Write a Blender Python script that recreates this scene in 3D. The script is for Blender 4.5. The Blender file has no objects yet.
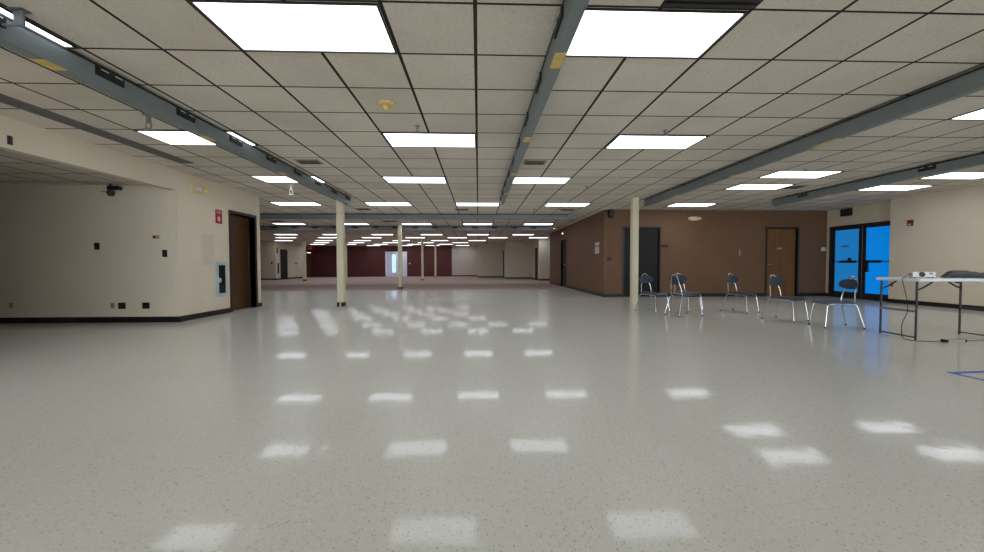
import bpy, bmesh, math, random
from mathutils import Vector, Matrix
random.seed(7)
S = bpy.context.scene
COL = S.collection
CE = 2.686            # main ceiling height
T = .6096             # ceiling module
GX, GY = -.016, 2.542 # ceiling grid origin

# ------------------------------------------------------------------ materials
def lin(r, g, b):
    f = lambda c: (c/255/12.92) if c/255 <= .04045 else ((c/255+.055)/1.055)**2.4
    return (f(r), f(g), f(b), 1)

class NT:
    def __init__(s, name):
        s.m = bpy.data.materials.new(name); s.m.use_nodes = True
        s.t = s.m.node_tree; s.n = s.t.nodes; s.l = s.t.links
        s.b = s.n['Principled BSDF']
    def add(s, typ, **kw):
        n = s.n.new(typ)
        for k, v in kw.items(): setattr(n, k, v)
        return n
    def math(s, op, a, b=None, clamp=False):
        n = s.add('ShaderNodeMath', operation=op, use_clamp=clamp)
        for i, v in enumerate((a, b)):
            if v is None: continue
            if isinstance(v, (int, float)): n.inputs[i].default_value = v
            else: s.l.new(v, n.inputs[i])
        return n.outputs[0]
    def mix(s, fac, a, b):
        n = s.add('ShaderNodeMix', data_type='RGBA')
        for i, v in ((0, fac), (6, a), (7, b)):
            if isinstance(v, (int, float, tuple)): n.inputs[i].default_value = v
            else: s.l.new(v, n.inputs[i])
        return n.outputs[2]
    def pos(s):
        return s.add('ShaderNodeNewGeometry').outputs['Position']
    def obj(s):
        return s.add('ShaderNodeTexCoord').outputs['Object']
    def noise(s, vec, scale, detail=3, rough=.5):
        n = s.add('ShaderNodeTexNoise'); n.inputs['Scale'].default_value = scale
        n.inputs['Detail'].default_value = detail; n.inputs['Roughness'].default_value = rough
        s.l.new(vec, n.inputs['Vector']); return n.outputs[0]
    def ramp(s, fac, stops):
        n = s.add('ShaderNodeValToRGB'); e = n.color_ramp.elements
        while len(e) < len(stops): e.new(.5)
        for el, (p, c) in zip(e, stops): el.position = p; el.color = c
        s.l.new(fac, n.inputs[0]); return n.outputs[0]
    def scalev(s, vec, v):
        n = s.add('ShaderNodeVectorMath', operation='MULTIPLY'); n.inputs[1].default_value = v
        s.l.new(vec, n.inputs[0]); return n.outputs[0]
    def bump(s, h, strength, dist=.01):
        n = s.add('ShaderNodeBump'); n.inputs['Strength'].default_value = strength; n.inputs['Distance'].default_value = dist
        s.l.new(h, n.inputs['Height']); s.l.new(n.outputs[0], s.b.inputs['Normal'])
    def base(s, c):
        if isinstance(c, tuple): s.b.inputs['Base Color'].default_value = c
        else: s.l.new(c, s.b.inputs['Base Color'])

def plain(name, rgb, rough=.5, metal=0, var=.06, scale=3, bump=0, spec=.5):
    """one material with a little uneven colour so nothing is dead flat"""
    k = NT(name); c = lin(*rgb)
    n = k.noise(k.obj(), scale, 4)
    lo = tuple(x*(1-var) for x in c[:3])+(1,); hi = tuple(min(1, x*(1+var)) for x in c[:3])+(1,)
    k.base(k.ramp(n, [(.3, lo), (.7, hi)]))
    k.b.inputs['Roughness'].default_value = rough; k.b.inputs['Metallic'].default_value = metal
    k.b.inputs['Specular IOR Level'].default_value = spec
    if bump: k.bump(k.noise(k.obj(), scale*40, 3), bump, .002)
    return k.m

def emit(name, rgb, strength, rough=.3):
    k = NT(name); k.base(tuple(x*.8 for x in lin(*rgb)[:3])+(1,))
    k.b.inputs['Emission Color'].default_value = lin(*rgb); k.b.inputs['Emission Strength'].default_value = strength
    k.b.inputs['Roughness'].default_value = rough
    return k.m

def wood(name, a, b, rough=.4):
    k = NT(name); v = k.scalev(k.obj(), (14, 14, .7))
    n = k.noise(v, 1.6, 6, .6)
    k.base(k.ramp(n, [(.3, lin(*a)), (.7, lin(*b))])); k.b.inputs['Roughness'].default_value = rough
    return k.m

def ceiling_mat(name, tile, var=.06):
    k = NT(name); sx = k.add('ShaderNodeSeparateXYZ'); k.l.new(k.pos(), sx.inputs[0])
    u = k.math('DIVIDE', k.math('SUBTRACT', sx.outputs[0], GX), T)
    v = k.math('DIVIDE', k.math('SUBTRACT', sx.outputs[1], GY), T)
    du = k.math('PINGPONG', u, .5); dv = k.math('PINGPONG', v, .5)   # distance to the nearest bar
    bu = k.math('LESS_THAN', du, .0135/T); bv = k.math('LESS_THAN', dv, .0105/T)
    bar = k.math('MAXIMUM', bu, bv)
    cell = k.add('ShaderNodeCombineXYZ'); k.l.new(k.math('FLOOR', u), cell.inputs[0]); k.l.new(k.math('FLOOR', v), cell.inputs[1])
    wn = k.add('ShaderNodeTexWhiteNoise'); k.l.new(cell.outputs[0], wn.inputs[0])
    c = lin(*tile)
    col = k.ramp(wn.outputs[0], [(0, tuple(x*(1-var) for x in c[:3])+(1,)), (1, tuple(x*(1+var) for x in c[:3])+(1,))])
    pits = k.noise(k.pos(), 55, 4, .7)
    pit = k.ramp(pits, [(.36, (1, 1, 1, 1)), (.46, (0, 0, 0, 1))])
    col = k.mix(k.math('MULTIPLY', pit, .35), col, tuple(x*.45 for x in c[:3])+(1,))
    dirt = k.ramp(k.noise(k.pos(), .9, 4), [(.45, (0, 0, 0, 1)), (.8, (1, 1, 1, 1))])
    col = k.mix(k.math('MULTIPLY', dirt, .22), col, lin(135, 118, 92))
    k.base(k.mix(bar, col, lin(58, 51, 45)))
    k.b.inputs['Roughness'].default_value = .9; k.b.inputs['Specular IOR Level'].default_value = .15
    k.bump(pits, .25, .004)
    return k.m

def floor_mat():
    k = NT('polished_vinyl_floor'); p = k.pos()
    big = k.noise(p, .6, 3); fine = k.noise(p, 38, 5, .65)
    col = k.ramp(big, [(.3, lin(*FLOOR_A)), (.7, lin(*FLOOR_B))])
    col = k.mix(k.math('MULTIPLY', fine, .30), col, lin(150, 146, 134))
    for sc, thr, tint, amt in ((85, .84, (104, 102, 98), .36), (140, .86, (140, 118, 96), .4), (110, .86, (240, 238, 230), .4)):
        vo = k.add('ShaderNodeTexVoronoi'); vo.inputs['Scale'].default_value = sc
        wob = k.add('ShaderNodeVectorMath', operation='ADD')
        k.l.new(k.scalev(p, (1, .72, 1)), wob.inputs[0]); k.l.new(k.scalev(k.add_noise3(p, 30), (.012, .012, .012)), wob.inputs[1])
        k.l.new(wob.outputs[0], vo.inputs['Vector'])
        sp = k.add('ShaderNodeSeparateColor'); k.l.new(vo.outputs['Color'], sp.inputs[0])
        m = k.math('MULTIPLY', k.math('GREATER_THAN', sp.outputs[0], thr), k.math('LESS_THAN', vo.outputs['Distance'], .34))
        col = k.mix(k.math('MULTIPLY', m, amt), col, lin(*tint))
    k.base(col)
    k.b.inputs['Roughness'].default_value = .27
    k.b.inputs['IOR'].default_value = 1.2
    k.b.inputs['Coat Weight'].default_value = .5; k.b.inputs['Coat Roughness'].default_value = .06; k.b.inputs['Coat IOR'].default_value = 1.33
    k.bump(k.noise(p, 5, 3), .05, .01)
    cn = k.add('ShaderNodeBump'); cn.inputs['Strength'].default_value = .07; cn.inputs['Distance'].default_value = .01
    k.l.new(k.noise(p, 7, 2), cn.inputs['Height']); k.l.new(cn.outputs[0], k.b.inputs['Coat Normal'])
    return k.m
def _n3(s, vec, scale):
    n = s.add('ShaderNodeTexNoise'); n.inputs['Scale'].default_value = scale
    s.l.new(vec, n.inputs['Vector']); return n.outputs[1]
NT.add_noise3 = _n3

FLOOR_A, FLOOR_B = (222, 220, 210), (229, 228, 220)
FR_LO, FR_HI = .25, .28
M = {}
M['ceiling'] = ceiling_mat('acoustic_ceiling_tiles', (222, 213, 200))
M['ceiling_low'] = ceiling_mat('alcove_ceiling_tiles', (214, 205, 192))
M['floor'] = floor_mat()
M['beige'] = plain('beige_wall_paint', (225, 211, 189), .75, var=.03, scale=1.5, bump=.05)
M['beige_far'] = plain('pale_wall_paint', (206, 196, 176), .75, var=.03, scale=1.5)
M['grey_wall'] = plain('grey_white_paint', (198, 190, 180), .8, var=.03)
M['brown'] = plain('brown_wall_paint', (113, 80, 55), .65, var=.06, scale=2, bump=.05)
M['maroon'] = plain('maroon_wall_paint', (92, 42, 41), .7, var=.08, scale=2)
M['base'] = plain('dark_vinyl_base', (26, 21, 18), .45)
M['column'] = plain('cream_column_paint', (218, 208, 180), .6, var=.03)
M['bronze'] = plain('dark_bronze_steel', (36, 31, 28), .4)
M['black'] = plain('black_plastic', (20, 20, 20), .4)
M['blackrec'] = plain('black_receptacle', (18, 17, 15), .5)
M['beam'] = plain('grey_painted_steel', (118, 127, 129), .45, var=.05, scale=4)
M['beamend'] = plain('light_grey_steel_end', (186, 194, 198), .4)
M['yellow'] = plain('yellow_tape', (216, 186, 112), .6, var=.12, scale=20)
M['slot'] = plain('grey_slot_grille', (122, 118, 113), .6, var=.05, scale=6)
M['slotdark'] = plain('dark_slots', (96, 93, 89), .7)
M['white'] = plain('white_plastic', (226, 224, 218), .4, var=.02)
M['ivory'] = plain('yellowed_plastic', (212, 184, 118), .45, var=.05)
M['oldwhite'] = plain('aged_white_plastic', (214, 202, 168), .45)
M['tan'] = plain('tan_plate', (176, 146, 92), .5)
M['chrome'] = plain('chrome_tube', (200, 202, 206), .18, metal=1, var=.03)
M['navy'] = plain('navy_blue_plastic', (42, 54, 74), .38, var=.08)
M['glide'] = plain('grey_rubber', (70, 70, 70), .7)
M['tablelegs'] = plain('dark_grey_steel', (44, 44, 47), .45)
M['tabletop'] = plain('white_table_plastic', (238, 240, 246), .45, var=.02)
M['darkdoor'] = wood('dark_stained_door', (15, 13, 10), (21, 18, 13), .7)
M['wood'] = wood('brown_wood_door', (104, 68, 24), (128, 86, 34))
M['woodleft'] = wood('deep_brown_wood_door', (66, 40, 12), (88, 55, 20))
M['carpet'] = plain('mauve_carpet', (176, 157, 148), .95, var=.14, scale=60, bump=.5, spec=.1)
M['red'] = plain('sign_red', (164, 30, 38), .5, var=.03)
M['fadedred'] = plain('alarm_red', (112, 34, 32), .5)
M['paper'] = plain('white_paper', (208, 202, 200), .8, var=.04, scale=12)
M['film'] = plain('faded_posted_sheet', (214, 201, 182), .7, var=.05, scale=14)
M['cab'] = plain('pale_blue_grey_steel', (186, 200, 206), .4)
M['cabglass'] = plain('dark_cabinet_pane', (26, 28, 32), .12)
M['tape'] = plain('blue_painters_tape', (44, 106, 190), .6, var=.08, scale=20)
M['cord'] = plain('black_cord', (28, 28, 30), .5)
M['greycord'] = plain('grey_cord', (90, 88, 86), .5)
M['strip'] = plain('beige_power_strip', (176, 168, 150), .5)
M['vent'] = plain('dark_olive_vent', (84, 78, 64), .6)
M['lampframe'] = plain('white_lamp_frame', (226, 226, 224), .4, var=.02)
M['steel'] = plain('brushed_steel', (150, 150, 148), .35, metal=.8)
M['bracket'] = plain('galvanised_strap', (104, 106, 106), .5)
M['vestwhite'] = plain('white_vestibule_paint', (242, 238, 242), .7, var=.02)
M['vestfloor'] = plain('pale_vestibule_tile', (190, 196, 206), .3)
LAMP = 3.2
def lamp_mat():
    k = NT('lit_lamp_diffuser'); k.base((.7, .72, .75, 1))
    k.b.inputs['Emission Color'].default_value = lin(240, 246, 255)
    k.b.inputs['Emission Strength'].default_value = LAMP; k.b.inputs['Roughness'].default_value = .4
    return k.m
M['lamp'] = lamp_mat()
M['cream'] = plain('yellowed_cream_plastic', (214, 196, 144), .45)
M['spot'] = emit('lit_spot_lens', (255, 244, 220), 1.6)
M['exit'] = emit('lit_exit_face', (210, 40, 36), .12)
def film_glass(name, rgb, st):
    k = NT(name); k.base(tuple(x*.5 for x in lin(*rgb)[:3])+(1,)); k.b.inputs['Roughness'].default_value = .08
    n = k.noise(k.obj(), .8, 3)
    c = lin(*rgb)
    k.l.new(k.ramp(n, [(.25, tuple(x*.92 for x in c[:3])+(1,)), (.75, c)]), k.b.inputs['Emission Color'])
    k.b.inputs['Emission Strength'].default_value = st
    return k.m
M['blueglass'] = film_glass('blue_filmed_glass', (2, 140, 240), .45)
M['blueglass2'] = film_glass('paler_blue_filmed_glass', (30, 138, 216), .4)
M['dayglass'] = film_glass('daylit_door_glass', (170, 205, 250), 1.0)

# ------------------------------------------------------------------ mesh builder
class MB:
    def __init__(s): s.bm = bmesh.new()
    def box(s, x0, x1, y0, y1, z0, z1, bev=0):
        vs = [s.bm.verts.new((x, y, z)) for x in (x0, x1) for y in (y0, y1) for z in (z0, z1)]
        fs = [s.bm.faces.new([vs[i] for i in f]) for f in ((0, 1, 3, 2), (4, 6, 7, 5), (0, 4, 5, 1), (2, 3, 7, 6), (0, 2, 6, 4), (1, 5, 7, 3))]
        if bev:
            es = list({e for f in fs for e in f.edges})
            bmesh.ops.bevel(s.bm, geom=es, offset=bev, segments=2, affect='EDGES', profile=.6)
        return s
    def prism(s, pts, axis, a, b):
        """extrude a 2D outline along an axis: axis 'y' takes (x,z) pairs, 'x' takes (y,z), 'z' takes (x,y)"""
        mk = {'x': lambda p, t: (t, p[0], p[1]), 'y': lambda p, t: (p[0], t, p[1]), 'z': lambda p, t: (p[0], p[1], t)}[axis]
        A = [s.bm.verts.new(mk(p, a)) for p in pts]; B = [s.bm.verts.new(mk(p, b)) for p in pts]
        n = len(pts)
        s.bm.faces.new(A); s.bm.faces.new(B[::-1])
        for i in range(n): s.bm.faces.new((A[i], B[i], B[(i+1) % n], A[(i+1) % n]))
        return s
    def tube(s, pts, r, seg=10, cap=True):
        pts = [Vector(p) for p in pts]; rings = []; up = None
        rr = r if isinstance(r, (list, tuple)) else [r]*len(pts)
        for i, p in enumerate(pts):
            d = (pts[min(i+1, len(pts)-1)]-pts[max(i-1, 0)]).normalized()
            if up is None: up = d.orthogonal().normalized()
            up = (up-d*up.dot(d)); up = up.normalized() if up.length > 1e-6 else d.orthogonal().normalized()
            sd = d.cross(up)
            rings.append([s.bm.verts.new(p+(up*math.cos(2*math.pi*j/seg)+sd*math.sin(2*math.pi*j/seg))*rr[i]) for j in range(seg)])
        for a, b in zip(rings, rings[1:]):
            for j in range(seg): s.bm.faces.new((a[j], a[(j+1) % seg], b[(j+1) % seg], b[j]))
        if cap: s.bm.faces.new(rings[0][::-1]); s.bm.faces.new(rings[-1])
        return s
    def lathe(s, prof, c=(0, 0, 0), seg=20):
        rings = []
        for r, z in prof:
            if r < 1e-5: rings.append([s.bm.verts.new((c[0], c[1], c[2]+z))])
            else: rings.append([s.bm.verts.new((c[0]+r*math.cos(2*math.pi*j/seg), c[1]+r*math.sin(2*math.pi*j/seg), c[2]+z)) for j in range(seg)])
        for a, b in zip(rings, rings[1:]):
            for j in range(seg):
                k = (j+1) % seg
                if len(a) == 1 and len(b) == 1: continue
                if len(a) == 1: s.bm.faces.new((a[0], b[j], b[k]))
                elif len(b) == 1: s.bm.faces.new((a[j], b[0], a[k]))
                else: s.bm.faces.new((a[j], b[j], b[k], a[k]))
        return s
    def grid(s, f, nu, nv):
        V = [[s.bm.verts.new(f(i/nu, j/nv)) for j in range(nv+1)] for i in range(nu+1)]
        for i in range(nu):
            for j in range(nv): s.bm.faces.new((V[i][j], V[i+1][j], V[i+1][j+1], V[i][j+1]))
        return s
    def build(s, name, mat, parent=None, smooth=False, loc=None):
        bmesh.ops.recalc_face_normals(s.bm, faces=s.bm.faces)
        me = bpy.data.meshes.new(name); s.bm.to_mesh(me); s.bm.free()
        me.materials.append(mat)
        if smooth:
            for p in me.polygons: p.use_smooth = True
            me.set_sharp_from_angle(angle=math.radians(40))
        o = bpy.data.objects.new(name, me); COL.objects.link(o)
        if loc: o.location = loc
        if parent: o.parent = parent
        return o
def box(*a, bev=0): return MB().box(*a, bev=bev)
def tag(o, label, cat, group=None):
    o['label'] = label; o['category'] = cat
    if group: o['group'] = group
    return o
def thing(name, label, cat, loc=(0, 0, 0), rz=0, group=None):
    o = bpy.data.objects.new(name, None); COL.objects.link(o); o.empty_display_size = .1
    o.location = loc; o.rotation_euler = (0, 0, rz)
    return tag(o, label, cat, group)
def struct(name, mb, mat, parent=None):
    o = mb.build(name, mat, parent)
    if parent is None: o['kind'] = 'structure'
    return o
def sroot(name, loc=(0, 0, 0), rz=0):
    o = bpy.data.objects.new(name, None); COL.objects.link(o); o.location = loc; o.rotation_euler = (0, 0, rz)
    o['kind'] = 'structure'; return o
def dup(root, loc, rz, label, group=None):
    r = root.copy(); COL.objects.link(r); r.location = loc; r.rotation_euler = (0, 0, rz); r['label'] = label
    if group: r['group'] = group
    for ch in list(root.children):
        c = ch.copy(); COL.objects.link(c); c.parent = r
        for g in list(ch.children):
            d = g.copy(); COL.objects.link(d); d.parent = c
    return r

# ------------------------------------------------------------------ setting
YC, YA, YL = 15.4, 7.03, 9.62       # carpet edge, alcove wall, end of the left wall
XL, XC, XR, YB = -5.31, 3.87, 10.72, 11.8
YF = 34.3
struct('floor', box(-16, 16, -7, YC, -.1, 0), M['floor'])
struct('floor_carpet', box(-16, 16, YC, YF+4, -.1, .004), M['carpet'])
struct('ceiling', box(-5.46, 16, -7, YL, CE, CE+.1).box(-16, 16, YL, YF+4, CE, CE+.1), M['ceiling'])
struct('ceiling_alcove', box(-16, -5.461, -7, YA, 2.42, 2.5), M['ceiling_low'])

def wall_y(mb, y, t, x0, x1, ops=(), z1=CE):
    """wall facing along Y between x0 and x1, with openings (a, b, height)"""
    x = x0
    for a, b, h in sorted(ops):
        if a > x: mb.box(x, a, y, y+t, 0, z1)
        mb.box(a, b, y, y+t, h, z1); x = b
    if x1 > x: mb.box(x, x1, y, y+t, 0, z1)
    return mb
def wall_x(mb, x, t, y0, y1, ops=(), z1=CE):
    y = y0
    for a, b, h in sorted(ops):
        if a > y: mb.box(x, x+t, y, a, 0, z1)
        mb.box(x, x+t, a, b, h, z1); y = b
    if y1 > y: mb.box(x, x+t, y, y1, 0, z1)
    return mb
def base_y(mb, y, x0, x1, s=-1): return mb.box(x0, x1, y+min(0, s*.012), y+max(0, s*.012), 0, .1)
def base_x(mb, x, y0, y1, s=1): return mb.box(x+min(0, s*.012), x+max(0, s*.012), y0, y1, 0, .1)

LD = (8.50, 9.40, 2.13)     # left door opening
struct('wall_left', wall_x(MB(), XL-.12, .12, YA, YL, [LD]).box(-16, XL-.12, YL-.12, YL, 0, CE), M['beige'])
struct('wall_soffit_and_light_block', box(XL-.12, XL, 3.9, YA, 2.33, CE).box(XL-.12, XL, -7, 3.9, 0, CE), M['beige'])  # soffit, plus an unseen full-height wall added to darken the alcove
struct('wall_alcove', box(-16, XL-.121, YA, YA+.12, 0, CE), M['beige'])
struct('wall_alcove_side', box(-12.1, -12, -7, YA, 0, CE), M['beige'])
struct('baseboard_left', base_x(base_x(base_y(base_y(MB(), YL, -16, XL, 1), YA, -12, XL+.012), XL, YA-.012, LD[0]-.05), XL, LD[1]+.05, YL+.012), M['base'])

CD = (16.95, 17.95, 2.13)   # corridor door
DD = (4.50, 5.60, 2.13)     # dark door
WD = (9.03, 10.0, 2.12)     # wood door
struct('wall_corridor', wall_x(MB(), XC, .12, YB, 20.8, [CD]).box(XC+.12, 9, 20.68, 20.8, 0, CE), M['brown'])
struct('wall_brown', wall_y(MB(), YB, .12, XC+.121, 11.07, [DD, WD]), M['brown'])
struct('baseboard_brown', base_y(base_y(base_y(MB(), YB, XC-.012, DD[0]-.05), YB, DD[1]+.05, WD[0]-.05), YB, WD[1]+.05, 10.95), M['base'])
struct('baseboard_corridor', base_x(base_x(MB(), XC, YB-.012, CD[0]-.05, -1), XC, CD[1]+.05, 20.8, -1), M['base'])
GD = (9.74, 11.67, 2.155)
struct('wall_right', wall_x(MB(), 10.95, .15, 9.55, YB-.001, [GD]).box(XR, 10.95, -7, 9.72, 0, CE), M['beige'])
struct('baseboard_right', base_x(base_x(MB(), XR, -7, 9.732, -1), 10.95, GD[1]+.01, YB-.02, -1), M['base'])

# far end of the hall
struct('wall_far_left', box(-16, -14, 27.2, 27.32, 0, CE).box(-14.12, -14, 27.32, 31.2, 0, CE).box(-16, -14, 31.2, 31.32, 0, CE), M['beige_far'])
struct('baseboard_far_left', base_y(base_x(base_x(MB(), -14, 27.188, 27.86), -14, 28.84, 31.2), 27.2, -16, -14), M['base'])
VD = (-8.2, -6.29, 2.2)
struct('wall_maroon', wall_y(MB(), YF, .12, -14.62, -2.34, [VD]).box(-16, -14.99, YF, YF+.12, 0, CE).box(-14.99, -14.62, YF, YF+.12, 2.12, CE), M['maroon'])
struct('wall_far_grey', box(-2.339, -.03, YF, YF+.12, 0, CE), M['grey_wall'])
struct('baseboard_far', base_y(base_y(base_y(MB(), YF, -14.62, VD[0]), YF, VD[1], -2.34), YF, -2.34, -.03), M['base'])
struct('wall_far_right', box(-.03, 1.98, 31, 31.12, 0, CE).box(-.03, .09, 31.12, YF+.12, 0, CE).box(1.98, 3.84, 28.1, 28.22, 0, CE).box(1.98, 2.1, 28.22, 31.12, 0, CE).box(3.84, 9, 24.4, 24.52, 0, CE).box(3.84, 3.96, 24.52, 28.22, 0, CE), M['beige_far'])
struct('baseboard_far_right', base_y(base_y(base_y(base_x(base_x(base_x(MB(), -.03, 31, YF, -1), 1.98, 28.1, 31, -1), 3.84, 24.4, 28.1, -1), 31, -.04, 1.98), 28.1, 1.97, 3.84), 24.4, 3.83, 9), M['base'])
struct('wall_vestibule', box(-8.8, -8.7, YF+.12, YF+3, 0, CE).box(-5.7, -5.6, YF+.12, YF+3, 0, CE).box(-8.7, -5.7, YF+2.9, YF+3, 0, CE), M['vestwhite'])
struct('floor_vestibule', box(-8.7, -5.7, YF+.01, YF+2.9, .004, .012), M['vestfloor'])
struct('wall_side_far', box(-16.1, -16, YL, YF+.12, 0, CE).box(9, 9.1, 20.8, 24.52, 0, CE), M['beige_far'])

# unseen window wall added behind the viewpoint for daylight: piers, sill, glazing bars
fw = MB().box(-12.1, -5.3, -7.2, -7, 0, CE).box(-5.3, 10.84, -7.2, -7, 0, .2).box(-5.3, 10.84, -7.2, -7, 2.55, CE)  # left solid before the alcove to keep window light out of it
for i in range(7): fw.box(-5.3+i*2.65, -5.15+i*2.65, -7.2, -7, .2, 2.55)
struct('wall_added_window', fw, M['beige'])

# ------------------------------------------------------------------ columns
def column(x, y, w, label, band=True, g=None):
    t = thing('column', label, 'column', (x, y, 0))
    box(-w/2, w/2, -w/2, w/2, .1 if band else 0, CE-.001, bev=.008).build('shaft', M['column'], t)
    if band:
        b = MB(); h = w/2+.005
        b.box(-h, -w*.12, -h, -w/2+.001, .0, .1); b.box(w*.08, h, -h, h, 0, .1); b.box(-h, -w*.3, -w/2+.002, h, 0, .1)
        b.build('base_band', M['base'], t)
        box(-w/2, w/2, -w/2, w/2, 0, .1).build('column_foot', M['column'], t)
    return t
column(-3.355, 9.57, .155, 'cream square column under the end of the raceway with many black outlets')
column(3.935, 9.63, .155, 'cream square column in front of the dark door by the chairs', False)
column(-3.25, 16.2, .15, 'slim cream column just past the floor edge, in front of the bright doorway')
column(-3.68, 25.6, .14, 'thin cream column on the carpet, first behind the one by the doorway')
column(-3.39, 30.7, .14, 'thinnest cream column, close to the maroon wall')
column(-11.2, 25.3, .17, 'pale column on the carpet beside the far dark door')
column(-10.15, 30, .16, 'distant cream column peeking out behind the nearest column', False)

# ------------------------------------------------------------------ raceways hung under the ceiling
ZT, ZB = 2.65, 2.5
def beam(label, x0, x1, y0, y1, boxes=(), face='+x', tags=(), rods=(), straps=()):
    along_y = (y1-y0) > (x1-x0)
    t = thing('ceiling_raceway', label, 'ceiling raceway', ((x0+x1)/2, (y0+y1)/2, ZB))
    ox, oy = -(x0+x1)/2, -(y0+y1)/2
    def put(mb, name, mat): 
        o = mb.build(name, mat, t); o.location = (ox, oy, -ZB); return o
    # a folded steel channel: two webs, bottom with a shallow groove, lips at the top
    ch = MB()
    if along_y:
        ch.box(x0, x0+.012, y0, y1, ZB, ZT).box(x1-.012, x1, y0, y1, ZB, ZT).box(x0+.012, x1-.012, y0, y1, ZB, ZB+.012)
        ch.box(x0+.012, x1-.012, y0, y1, ZT-.012, ZT)
    else:
        ch.box(x0, x1, y0, y0+.012, ZB, ZT).box(x0, x1, y1-.012, y1, ZB, ZT).box(x0, x1, y0+.012, y1-.012, ZB, ZB+.012)
        ch.box(x0, x1, y0+.012, y1-.012, ZT-.012, ZT)
    put(ch, 'channel', M['beam'])
    e = .018
    put(MB().box(x0-.006, x1+.006, y0, y1, ZT, ZT+.016) if along_y else MB().box(x0, x1, y0-.006, y1+.006, ZT, ZT+.016), 'top_strip', M['bronze'])  # dark strip along the top edge of the channel
    if along_y: put(box(x0-.003, x1+.003, y1, y1+.02, ZB-.003, ZT), 'end_cap', M['beamend'])
    else: put(box(x1, x1+.25, y0-.003, y1+.003, ZB-.003, ZT-.03), 'end_cap', M['beam'])
    for c in boxes:
        if face == '+x': bb = lambda a, b, z0, z1, d0, d1: box(x1+d0, x1+d1, c+a, c+b, z0, z1)
        elif face == '-x': bb = lambda a, b, z0, z1, d0, d1: box(x0-d1, x0-d0, c+a, c+b, z0, z1)
        else: bb = lambda a, b, z0, z1, d0, d1: box(c+a, c+b, y0-d1, y0-d0, z0, z1)
        o = put(bb(-.125, .125, 2.575, 2.648, .001, .016), 'outlet_box', M['blackrec'])
        if face != '-y':
            for a in (-.09, .035): bb(a, a+.07, 2.628, 2.636, .016, .018).build('socket_strip', M['white'], o)
    for a, b in tags:
        if along_y: put(box(x0+.004, x1-.004, a, b, ZB-.003, ZB), 'yellow_tape', M['yellow'])
        else: put(box(a, b, y0+.004, y1-.004, ZB-.003, ZB), 'yellow_tape', M['yellow'])
    for r in rods:
        c = ((x0+x1)/2, r) if along_y else (r, (y0+y1)/2)
        put(MB().tube([(c[0], c[1], ZT), (c[0], c[1], CE)], .008, 8).tube([(c[0], c[1], CE-.008), (c[0], c[1], CE-.001)], .025, 10), 'hanger_rod', M['bracket'])
    for r in straps:
        put(MB().box(x1+.09, x1+.155, r-.006, r+.006, ZB+.08, CE-.001).box(x1+.001, x1+.09, r-.006, r+.006, ZB+.08, ZB+.095).box(x1+.07, x1+.175, r-.03, r+.03, CE-.007, CE-.001), 'hanger_strap', M['bracket'])
    return t
S1 = [1.74+.857*i for i in range(10)]
beam('grey ceiling raceway lined with black outlets, running along beside the cream soffit wall', -3.25, -3.14, -3, 9.68, S1, '+x',
     [(2.96, 3.12), (4.64, 4.8), (6.4, 6.52)], [2.96, 5.9, 8.6, 9.6], [2.7])
beam('grey ceiling raceway overhead at the middle of the hall, running away from the viewer', .545, .635, -3, 9.62, S1, '-x',
     [(2.76, 2.97), (4.56, 4.74), (6.35, 6.5), (8.1, 8.25)], [3.8, 6.4, 9.5])
beam('grey ceiling raceway without outlets, ending at the cream column by the chairs', 4.265, 4.35, -3, 9.82, [], '-x',
     [(4.5, 4.84), (6.36, 6.5), (8.2, 8.4)], [4.36, 6.5, 8.4])
beam('grey ceiling raceway above the folding table, nearest the glass doors', 7.57, 7.67, -3, 9.75, [6.3, 8.8], '-x',
     [(4.6, 4.9), (6.36, 6.5), (8.1, 8.3)], [6.35, 8.3, 9.3])
beam('grey raceway crossing the hall, the nearer of the two crossbeams', -14, 2.98, 12.72, 12.82, [], '-y')
beam('grey raceway crossing the hall with black outlets, farther of the two crossbeams', -14, 3.0, 16.74, 16.84, [-12.9+.85*i for i in range(19)], '-y')

# ------------------------------------------------------------------ ceiling lights
def make_light(label, cx, cy):
    t = thing('ceiling_light', label, 'ceiling light', (cx, cy, CE), 0, 'recessed fluorescent ceiling panels')
    fr = MB(); a, b, w = 1.19/2, .58/2, .014
    fr.box(-a, a, -b, -b+w, -.012, -.001).box(-a, a, b-w, b, -.012, -.001).box(-a, -a+w, -b+w, b-w, -.012, -.001).box(a-w, a, -b+w, b-w, -.012, -.001)
    fr.build('frame', M['bronze'], t)
    # prismatic lens, gently bowed towards the middle
    def f(u, v):
        x = (u-.5)*2; y = (v-.5)*2
        return (x*(a-w), y*(b-w), -.004-.007*(1-x*x)*(1-y*y))
    MB().grid(f, 8, 6).build('diffuser', M['lamp'], t, smooth=True)
    return t
ORD = ['first', 'second', 'third', 'fourth', 'fifth', 'sixth', 'seventh', 'eighth', 'ninth', 'tenth', 'eleventh', 'twelfth']
L = []
def cellpos(c, r): return (GX+(c+1)*T, GY+(r+.5)*T)
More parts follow.
